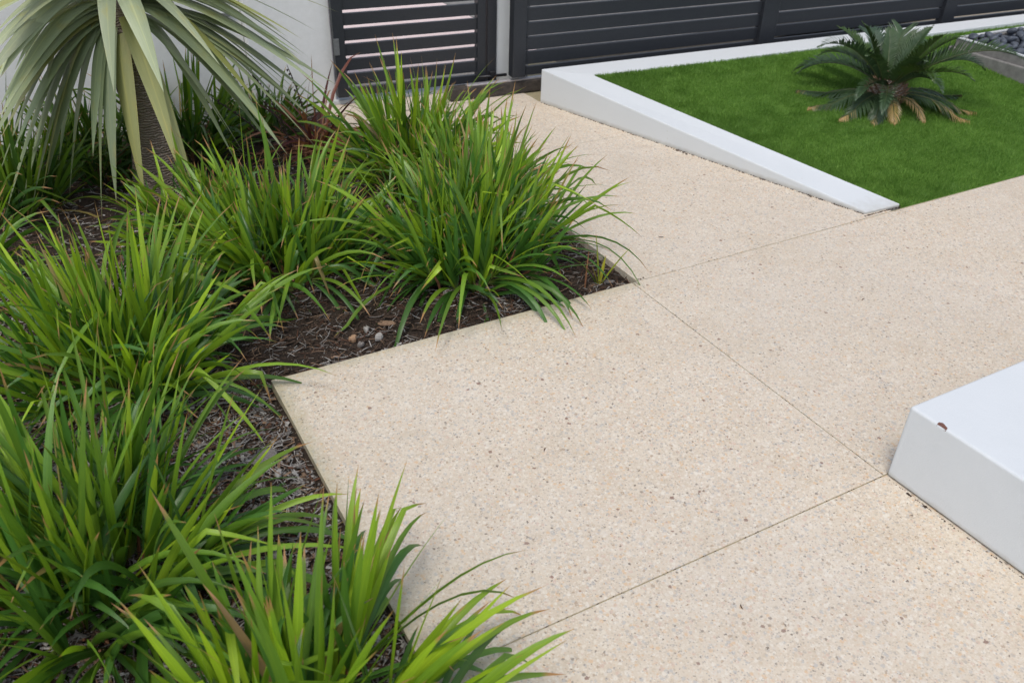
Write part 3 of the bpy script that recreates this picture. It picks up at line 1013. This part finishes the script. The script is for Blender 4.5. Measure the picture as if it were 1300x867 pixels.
Z0 = -0.03
grass_clump((1.272, 2.572, Z0), "big green strappy clump in the bed corner beside the path", 56, 0.49, 0.19, 3, young=0.75)
grass_clump((0.660, 2.880, Z0), "strappy clump behind the slab edge between trunk and corner clump", 50, 0.44, 0.18, 5, young=0.65)
grass_clump((0.440, 3.230, Z0), "low clump hiding the foot of the ringed trunk", 28, 0.34, 0.13, 6, young=0.5, max_leaf=220)
grass_clump((0.030, 2.410, Z0), "bright strappy clump left of the slab's pointed corner", 52, 0.475, 0.19, 8, young=0.85)
grass_clump((-0.175, 1.600, Z0), "broad leafy clump at the left edge below the bright one", 52, 0.49, 0.18, 13, young=0.5, wid=1.05)
grass_clump((0.150, 1.000, Z0), "nearest clump with orange leaf tips reaching over the front slab", 42, 0.42, 0.14, 22, young=1.0, wid=1.1, lean=(0.10, 0.0))
grass_clump((1.440, 3.500, Z0), "strappy clump standing right before the slatted gate", 40, 0.45, 0.14, 34, young=0.7)
grass_clump((1.520, 3.000, Z0), "strappy clump between the corner clump and the one before the gate", 36, 0.42, 0.13, 36, young=0.55)
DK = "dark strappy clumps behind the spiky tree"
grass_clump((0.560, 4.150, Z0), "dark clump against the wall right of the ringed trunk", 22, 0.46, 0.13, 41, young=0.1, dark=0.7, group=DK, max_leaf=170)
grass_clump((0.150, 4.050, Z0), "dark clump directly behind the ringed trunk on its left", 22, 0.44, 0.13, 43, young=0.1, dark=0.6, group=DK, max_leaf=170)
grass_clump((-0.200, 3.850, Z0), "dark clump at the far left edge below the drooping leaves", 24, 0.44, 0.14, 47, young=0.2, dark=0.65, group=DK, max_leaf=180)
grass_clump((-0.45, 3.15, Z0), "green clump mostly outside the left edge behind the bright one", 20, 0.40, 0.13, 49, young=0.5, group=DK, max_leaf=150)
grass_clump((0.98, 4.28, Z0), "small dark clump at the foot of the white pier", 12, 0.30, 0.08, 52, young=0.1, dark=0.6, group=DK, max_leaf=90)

# seedling at the bed corner
def seedling():
    root = empty("seedling", (1.640, 2.245, Z0), label="small yellow green seedling shoot at the corner of the bed", cat="plant")
    for (az, el, L, c) in ((2.2, 1.45, 0.22, (0.30, 0.36, 0.04)), (-0.4, 1.05, 0.19, (0.33, 0.38, 0.04)), (3.0, 1.0, 0.15, (0.14, 0.25, 0.03)), (0.4, 1.35, 0.12, (0.42, 0.40, 0.05)), (2.7, 1.25, 0.10, (0.42, 0.36, 0.06))):
        d = Vector((math.cos(az) * math.cos(el), math.sin(az) * math.cos(el), math.sin(el)))
        pts = [Vector((0, 0, 0))]
        for k in range(7):
            d = (d + Vector((0, 0, -0.05 * k * 0.3))).normalized(); pts.append(pts[-1] + d * L / 7)
        put_leaf(leaf_mesh("leaf", pts, 0.013, (math.sin(az), -math.cos(az), 0.2), 0.35, prof_strap), M['leaf'], root, c)
    V, F = tube_vf([Vector((-0.055, 0.01, -0.01)), Vector((-0.052, 0.012, 0.08)), Vector((-0.05, 0.01, 0.15))], [0.0035, 0.0030, 0.001], 6)
    o = bpy.data.objects.new("shoot", mesh_py("shoot", V, F)); o.data.materials.append(M['dead']); o.parent = root; col.objects.link(o)


seedling()

# ------------------------------------------------------------------ spiky tree with ringed trunk
TIPS = [(0.182, 3.556, 0.048, 0.2), (0.022, 3.698, 0.046, 0.2), (0.29, 3.585, 0.004, 0.1), (0.432, 3.415, 0.161, 0.3), (0.475, 3.446, 0.094, 0.1), (0.421, 3.373, 0.52, 0.9), (0.255, 3.386, 0.538, 0.95), (-0.097, 3.676, 0.017, 0.3), (-0.223, 3.622, 0.032, 0.3), (-0.146, 3.664, -0.02, 0.2), (0.114, 3.567, -0.02, 0.1), (0.023, 3.792, 0.17, 0.4), (0.021, 3.674, 0.464, 0.8), (0.716, 3.487, 0.144, 0.2), (0.847, 3.482, 0.148, 0.3), (0.855, 3.411, 0.193, 0.5), (0.974, 3.39, 0.211, 0.5), (0.785, 3.454, 0.385, 0.8), (1.034, 3.32, 0.448, 0.7), (1.074, 3.366, 0.467, 0.45), (0.937, 3.309, 0.674, 0.95), (1.133, 3.438, 0.726, 1.0), (1.013, 3.393, 0.391, 0.5), (0.818, 3.486, 0.248, 0.3), (0.653, 3.508, 0.289, 0.2), (0.973, 3.422, 0.328, 0.4), (0.95, 3.359, 0.595, 0.8), (-0.128, 3.557, 0.447, 0.6), (-0.119, 3.628, 0.467, 0.5), (-0.088, 3.465, 0.61, 0.9), (-0.115, 3.709, 0.367, 0.5), (0.0, 3.546, 0.646, 0.9), (-0.059, 3.416, 0.725, 0.9), (-0.17, 3.419, 0.579, 0.8), (-0.211, 3.483, 0.338, 0.4), (-0.128, 3.402, 0.811, 0.9), (-0.151, 3.598, 0.354, 0.3), (-0.116, 3.626, 0.302, 0.2), (-0.034, 3.72, 0.14, 0.2), (0.143, 3.626, 0.226, 0.1)]


def spiky_tree():
    rs = random.Random(5)
    bx, by = 0.392, 3.80
    root = empty("spiky_tree", (bx, by, -0.04), label="spiky tree with ringed trunk and drooping grey green sword leaves", cat="tree")
    # trunk
    n = 46; seg = 28
    V, F = [], []
    H = 0.81
    for i in range(n):
        t = i / (n - 1)
        z = -0.02 + H * t
        r = 0.084 + 0.055 * math.exp(-t * 4.2) - 0.012 * t
        r *= 1 + 0.018 * math.sin(i * 2.4) + 0.010 * rs.uniform(-1, 1)
        cx = -0.025 * t + 0.012 * math.sin(t * 5); cy = -0.01 * t
        for s in range(seg):
            a = 2 * math.pi * s / seg
            rr = r * (1 + 0.05 * noise.noise(Vector((math.cos(a) * 1.3, math.sin(a) * 1.3, t * 5))) + 0.02 * noise.noise(Vector((math.cos(a) * 5, math.sin(a) * 5, t * 40))))
            V.append((cx + rr * math.cos(a), cy + rr * math.sin(a), z))
    for i in range(n - 1):
        for s in range(seg):
            F.append((i * seg + s, i * seg + (s + 1) % seg, (i + 1) * seg + (s + 1) % seg, (i + 1) * seg + s))
    F.append(tuple(range((n - 1) * seg, n * seg)))
    me = mesh_py("trunk", V, F)
    me.polygons.foreach_set('use_smooth', [True] * len(me.polygons))
    me.materials.append(M['bark'])
    o = bpy.data.objects.new("trunk", me); o.parent = root; col.objects.link(o)
    off = Vector((bx, by, -0.04))
    C = Vector((0.372, 3.792, 0.0))

    def bez(P0, P1, P2, P3, n=14):
        r = []
        for i in range(n + 1):
            t = i / n
            r.append(P0 * (1 - t) ** 3 + P1 * 3 * t * (1 - t) ** 2 + P2 * 3 * t * t * (1 - t) + P3 * t ** 3)
        return r

    def prof(v):
        return (0.62 + 0.38 * min(v / 0.3, 1)) * (1 - max(0, (v - 0.45) / 0.55) ** 1.5) + 0.004

    def add(tip, layer, wid, col_, rise=None):
        tip = Vector(tip)
        h = Vector((tip.x - C.x, tip.y - C.y, 0)); r = h.length; h.normalize()
        z0 = 0.66 + 0.18 * layer
        P0 = Vector((C.x, C.y, z0)) + h * 0.035
        ri = rise if rise is not None else (0.015 + 0.055 * layer)
        P1 = P0 + h * r * 0.26 + Vector((0, 0, ri))
        P2 = P1.lerp(tip, 0.50) + Vector((0, 0, 0.028))
        side = Vector((-h.y, h.x, 0)) + Vector((0, 0, rs.gauss(0, 0.18)))
        pts = [p - off for p in bez(P0, P1, P2, tip)]
        me = leaf_mesh("leaf", pts, wid, side, fold=0.16, prof=prof, twist=rs.gauss(0, 0.25))
        put_leaf(me, M['drac'], root, col_)

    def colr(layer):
        c = Vector((0.25, 0.31, 0.165)) * (1 - layer) + Vector((0.43, 0.48, 0.30)) * layer  # upper layers paler: whitish sky gloss painted into the leaf colour
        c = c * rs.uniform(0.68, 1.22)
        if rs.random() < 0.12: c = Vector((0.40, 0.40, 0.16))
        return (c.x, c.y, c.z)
    for i, (x, y, z, l) in enumerate(TIPS):
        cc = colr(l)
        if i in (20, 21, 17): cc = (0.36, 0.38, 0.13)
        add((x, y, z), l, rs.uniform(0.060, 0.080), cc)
    for i, (x, y, z, l) in enumerate(TIPS):
        if abs(x - 0.3) < 0.30 or rs.random() < 0.2: continue
        q = Vector((C.x + (x - C.x) * rs.uniform(0.82, 1.08) + rs.uniform(-.05, .05), C.y + (y - C.y) * rs.uniform(0.6, 1.0) + rs.uniform(-.04, .1), z + rs.uniform(0.0, 0.14)))
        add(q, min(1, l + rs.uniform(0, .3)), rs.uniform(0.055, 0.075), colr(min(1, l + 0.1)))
    # ring of leaves drooping away from the viewer and filling the skirt
    for k in range(20):
        a = rs.uniform(0, 2 * math.pi)
        toward = math.cos(a - math.atan2(-0.869, -0.495))
        lay = rs.random()
        r = rs.uniform(0.45, 0.75)
        if toward > 0.2: lay = rs.uniform(0.5, 1.0)
        z = 0.15 + 0.55 * lay + rs.uniform(-0.08, 0.1)
        if toward > 0.15: continue
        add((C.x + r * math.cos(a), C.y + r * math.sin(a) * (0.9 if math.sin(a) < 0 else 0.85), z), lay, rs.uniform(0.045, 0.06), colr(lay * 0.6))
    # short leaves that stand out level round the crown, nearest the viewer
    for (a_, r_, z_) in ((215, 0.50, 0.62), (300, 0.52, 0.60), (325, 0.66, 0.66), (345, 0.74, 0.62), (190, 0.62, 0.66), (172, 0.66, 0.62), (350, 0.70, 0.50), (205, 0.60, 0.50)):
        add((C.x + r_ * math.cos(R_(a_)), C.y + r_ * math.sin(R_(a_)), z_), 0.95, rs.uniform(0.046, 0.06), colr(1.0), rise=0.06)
    # upper leaves: arching up and out, above the picture
    for k in range(44):
        a = k * 2.39996
        el = 0.35 + 1.1 * (k / 44)
        r = 0.62 * math.cos(el) + 0.12
        z = 0.80 + 0.55 * math.sin(el) * rs.uniform(0.7, 1.1)
        add((C.x + r * math.cos(a), C.y + r * math.sin(a), z), 1.0, rs.uniform(0.045, 0.056), colr(1.0), rise=0.25 + 0.25 * math.sin(el))


spiky_tree()


# ------------------------------------------------------------------ red-leaved plant with dead leaves at the wall
def red_plant():
    rs = random.Random(9)
    root = empty("red_cordyline", (1.13, 3.93, Z0), label="dark red strappy plant with dry brown leaves before the white pier", cat="plant")
    for k in range(46):
        az = rs.uniform(0, 6.28); el = rs.uniform(0.35, 1.45)
        L = rs.uniform(0.22, 0.46)
        d = Vector((math.cos(az) * math.cos(el), math.sin(az) * math.cos(el), math.sin(el)))
        pts = [Vector((rs.gauss(0, .03), rs.gauss(0, .03), 0))]
        sag = rs.uniform(0.06, 0.30)
        for i in range(10):
            d = (d + Vector((0, 0, -sag * (0.3 + i / 9)))).normalized()
            q = pts[-1] + d * L / 10
            if q.z < 0.005: q.z = 0.005 + rs.random() * 0.01
            pts.append(q)
        dead = rs.random() < 0.3
        c = (0.30, 0.13, 0.06) if dead else tuple(Vector((0.075, 0.022, 0.020)) * rs.uniform(0.7, 2.0))
        put_leaf(leaf_mesh("leaf", pts, rs.uniform(0.009, 0.018), (math.sin(az), -math.cos(az), 0.3), 0.3, prof_strap, twist=rs.gauss(0, 1.2)), M['redleaf'], root, c)
    # the one long leaf that stands up in front of the gate latch
    pts = [Vector((0.03, 0, 0.02)), Vector((0.08, 0.05, 0.14)), Vector((0.135, 0.10, 0.24)), Vector((0.20, 0.15, 0.32)), Vector((0.275, 0.20, 0.375)), Vector((0.34, 0.235, 0.385))]
    put_leaf(leaf_mesh("leaf", pts, 0.022, (0.5, -0.8, 0.1), 0.4, prof_strap), M['redleaf'], root, (0.16, 0.05, 0.035))
    # fallen dead leaves round its foot
    V, F = [], []
    for k in range(240):
        az = rs.uniform(0, 6.28); x = rs.gauss(0.02, 0.13); y = rs.gauss(0, 0.10); z = rs.uniform(0.0, 0.05)
        d = Vector((math.cos(az), math.sin(az), rs.gauss(0, .3))).normalized(); L = rs.uniform(0.04, 0.14)
        pts = [Vector((x, y, z))]
        for i in range(4):
            d = (d + Vector((rs.gauss(0, .3), rs.gauss(0, .3), -0.15 * i + .1))).normalized(); q = pts[-1] + d * L / 4; q.z = max(q.z, 0.0); pts.append(q)
        v_, f_ = tube_vf(pts, [0.003, 0.0045, 0.004, 0.003, 0.001], 3)
        o_ = len(V); V += v_; F += [tuple(i + o_ for i in q) for q in f_]
    o = bpy.data.objects.new("dead_leaves", mesh_py("dead_leaves", V, F)); o.data.materials.append(M['dead']); o.parent = root; o['kind'] = 'stuff'; col.objects.link(o)
    # thin dark seed stalks
    for (dx, dy, hx, hy, h) in ((-0.10, 0.05, -0.16, 0.05, 0.42), (-0.05, 0.02, -0.02, 0.10, 0.40), (-0.16, -0.02, -0.30, 0.02, 0.34), (-0.12, 0.0, -0.12, 0.0, 0.30)):
        pts = [Vector((dx, dy, 0)).lerp(Vector((dx + hx, dy + hy, h)), t) + Vector((0.03 * math.sin(t * 3), 0, 0)) for t in np.linspace(0, 1, 9)]
        v_, f_ = tube_vf(pts, [0.0028] * 8 + [0.001], 5)
        for i in range(14):
            t = 0.35 + 0.045 * i
            p = Vector((dx, dy, 0)).lerp(Vector((dx + hx, dy + hy, h)), t) + Vector((0.03 * math.sin(t * 3) + rs.gauss(0, .005), rs.gauss(0, .005), 0))
            b_, g_ = tube_vf([p - Vector((0, 0, 0.006)), p, p + Vector((0, 0, 0.006))], [0.002, 0.006, 0.002], 5)
            o_ = len(v_); v_ += b_; f_ += [tuple(i2 + o_ for i2 in q) for q in g_]
        o = bpy.data.objects.new("seed_stalk", mesh_py("seed_stalk", v_, f_)); o.data.materials.append(M['stalk']); o.parent = root; col.objects.link(o)


red_plant()


# ------------------------------------------------------------------ cycad on the turf
def cycad():
    rs = random.Random(17)
    cx, cy = 4.02, 3.07
    cz = turf_z(cx, cy)
    root = empty("sago_palm", (cx, cy, cz), label="small sago palm with stiff dark fronds and yellowed lower ones on the turf", cat="palm")
    # caudex: short barrel covered by leaf-base scales
    V, F = [], []
    for i in range(9):
        t = i / 8
        r = 0.085 * math.sin(math.pi * (0.25 + 0.62 * t)) + 0.01
        for s in range(16):
            a = 2 * math.pi * s / 16
            V.append((r * math.cos(a), r * math.sin(a), -0.02 + 0.15 * t))
    for i in range(8):
        for s in range(16): F.append((i * 16 + s, i * 16 + (s + 1) % 16, (i + 1) * 16 + (s + 1) % 16, (i + 1) * 16 + s))
    F.append(tuple(range(8 * 16, 9 * 16)))
    o = bpy.data.objects.new("stem", mesh_py("stem", V, F)); o.data.materials.append(M['bark']); o.parent = root; col.objects.link(o)
    V, F = [], []
    for k in range(150):
        t = (k + 0.5) / 150; a = k * 2.39996
        r = 0.085 * math.sin(math.pi * (0.25 + 0.62 * t)) + 0.012
        p = Vector((r * math.cos(a), r * math.sin(a), -0.015 + 0.15 * t)); d = Vector((math.cos(a), math.sin(a), 0.9)).normalized()
        s_ = Vector((-math.sin(a), math.cos(a), 0)); b = len(V)
        u = d.cross(s_)
        V += [p - s_ * 0.012 - u * 0.004, p + s_ * 0.012 - u * 0.004, p + u * 0.007, p + d * 0.032]
        F += [(b, b + 1, b + 3), (b + 1, b + 2, b + 3), (b + 2, b, b + 3), (b, b + 2, b + 1)]
    o = bpy.data.objects.new("scales", mesh_py("scales", V, F)); o.data.materials.append(M['chip_d']); o.parent = root; o['kind'] = 'stuff'; col.objects.link(o)

    def frond(az, el, L, curve, dry, c, droop_leaflets=0.0):
        d = Vector((math.cos(az) * math.cos(el), math.sin(az) * math.cos(el), math.sin(el)))
        pts = [Vector((0.04 * math.cos(az), 0.04 * math.sin(az), 0.09 if el > 0.2 else 0.05))]
        n = 16
        for i in range(n):
            d = (d + Vector((0, 0, -curve * (0.2 + 1.2 * i / n) / n * 2.0))).normalized()
            q = pts[-1] + d * L / n
            gz = turf_z(cx + q.x, cy + q.y) - cz + 0.02
            if q.z < gz: q.z = gz; d.z = max(d.z, 0.02); d.normalize()
            pts.append(q)
        V, F = tube_vf(pts, [0.0045 * (1 - 0.75 * i / n) for i in range(n + 1)], 5)
        r = bpy.data.objects.new("frond", mesh_py("frond", V, F)); r.data.materials.append(M['frond']); r.color = (0.10, 0.12, 0.04, 1); r.parent = root
        col.objects.link(r)
        side = Vector((-math.sin(az), math.cos(az), 0))
        V, F, dr = [], [], []
        m = 22 if dry > 0.6 else 46
        for i in range(m):
            t = 0.10 + 0.90 * i / (m - 1)
            f = t * n; k = min(int(f), n - 1); p = pts[k].lerp(pts[k + 1], f - k)
            tg = (pts[k + 1] - pts[k]).normalized(); nr = side.cross(tg).normalized()
            if nr.z < 0: nr = -nr
            ll = L * 0.20 * (math.sin(math.pi * min(0.12 + t * 0.93, 1)) ** 0.6) * rs.uniform(0.9, 1.08) + 0.01
            for sg in (-1, 1):
                ld = (side * sg * (0.78 - 0.25 * t) + tg * (0.55 + 0.35 * t) + nr * (0.5 - (0.2 if dry > 0.6 else droop_leaflets)) + Vector((rs.gauss(0, .05), rs.gauss(0, .05), rs.gauss(0, .05)))).normalized()
                w = 0.0022 if dry > 0.6 else 0.0030 if dry > 0.2 else 0.0042
                wv = ld.cross(nr).normalized() * w
                b = len(V)
                mid = p + ld * ll * 0.55 + Vector((0, 0, -0.004 - 0.02 * droop_leaflets)); end = p + ld * ll + Vector((0, 0, -0.012 - 0.05 * droop_leaflets))
                V += [p - wv, p + wv, mid - wv * 1.2, mid + wv * 1.2, mid + nr * 0.0015, end]
                F += [(b, b + 1, b + 3, b + 4), (b, b + 4, b + 2), (b + 2, b + 4, b + 5), (b + 4, b + 3, b + 5)]
                dv = 0.0
                if dry > 0: dv = min(1, max(0, (t - (1 - dry)) * 4 + rs.gauss(0, .3)))
                dr += [dv] * 4
        me = mesh_py("leaflets", V, F)
        at = me.attributes.new('dry', 'FLOAT', 'FACE'); at.data.foreach_set('value', np.array(dr, dtype=np.float32))
        o = bpy.data.objects.new("leaflets", me); me.materials.append(M['frond']); o.color = (*c, 1); o.parent = r; o['kind'] = 'stuff'
        col.objects.link(o)
        if dry > 0.4: r['label'] = "yellowed dry lower frond"
    G = Vector((0.058, 0.105, 0.018)); B = Vector((0.065, 0.110, 0.060))
    # azimuths in the plan; the camera looks along about 60 deg
    for k in range(9):        # upright heart fronds
        az = k * 2.39996; el = 1.25 - 0.6 * (k / 9) + rs.gauss(0, .06)
        c = G.lerp(B, rs.random() * 0.5); frond(az, el, rs.uniform(0.33, 0.41), 0.35 + rs.random() * .3, 0, tuple(c))
    for k in range(14):        # spreading fronds
        az = k * 0.4488 + rs.uniform(-.12, .12) + .2; el = rs.uniform(0.35, 0.85)
        c = G.lerp(B, rs.random()); frond(az, el, rs.uniform(0.46, 0.60) * (0.75 if math.cos(az - 4.2) > 0.4 else 1.08 if math.cos(az) > 0.5 else 1), 0.55 + rs.random() * .4, 0.0, tuple(c))
    for (azd, L, dry) in ((232, 0.30, 0.7), (268, 0.27, 0.85), (300, 0.42, 0.45), (318, 0.45, 0.35), (195, 0.44, 0.3), (175, 0.48, 0.25), (215, 0.36, 0.15), (345, 0.46, 0.1), (150, 0.44, 0.1)):
        c = G.lerp(B, 0.6) * 0.9; frond(R_(azd), 0.15, L, 0.75, dry, tuple(c), 0.45)


cycad()
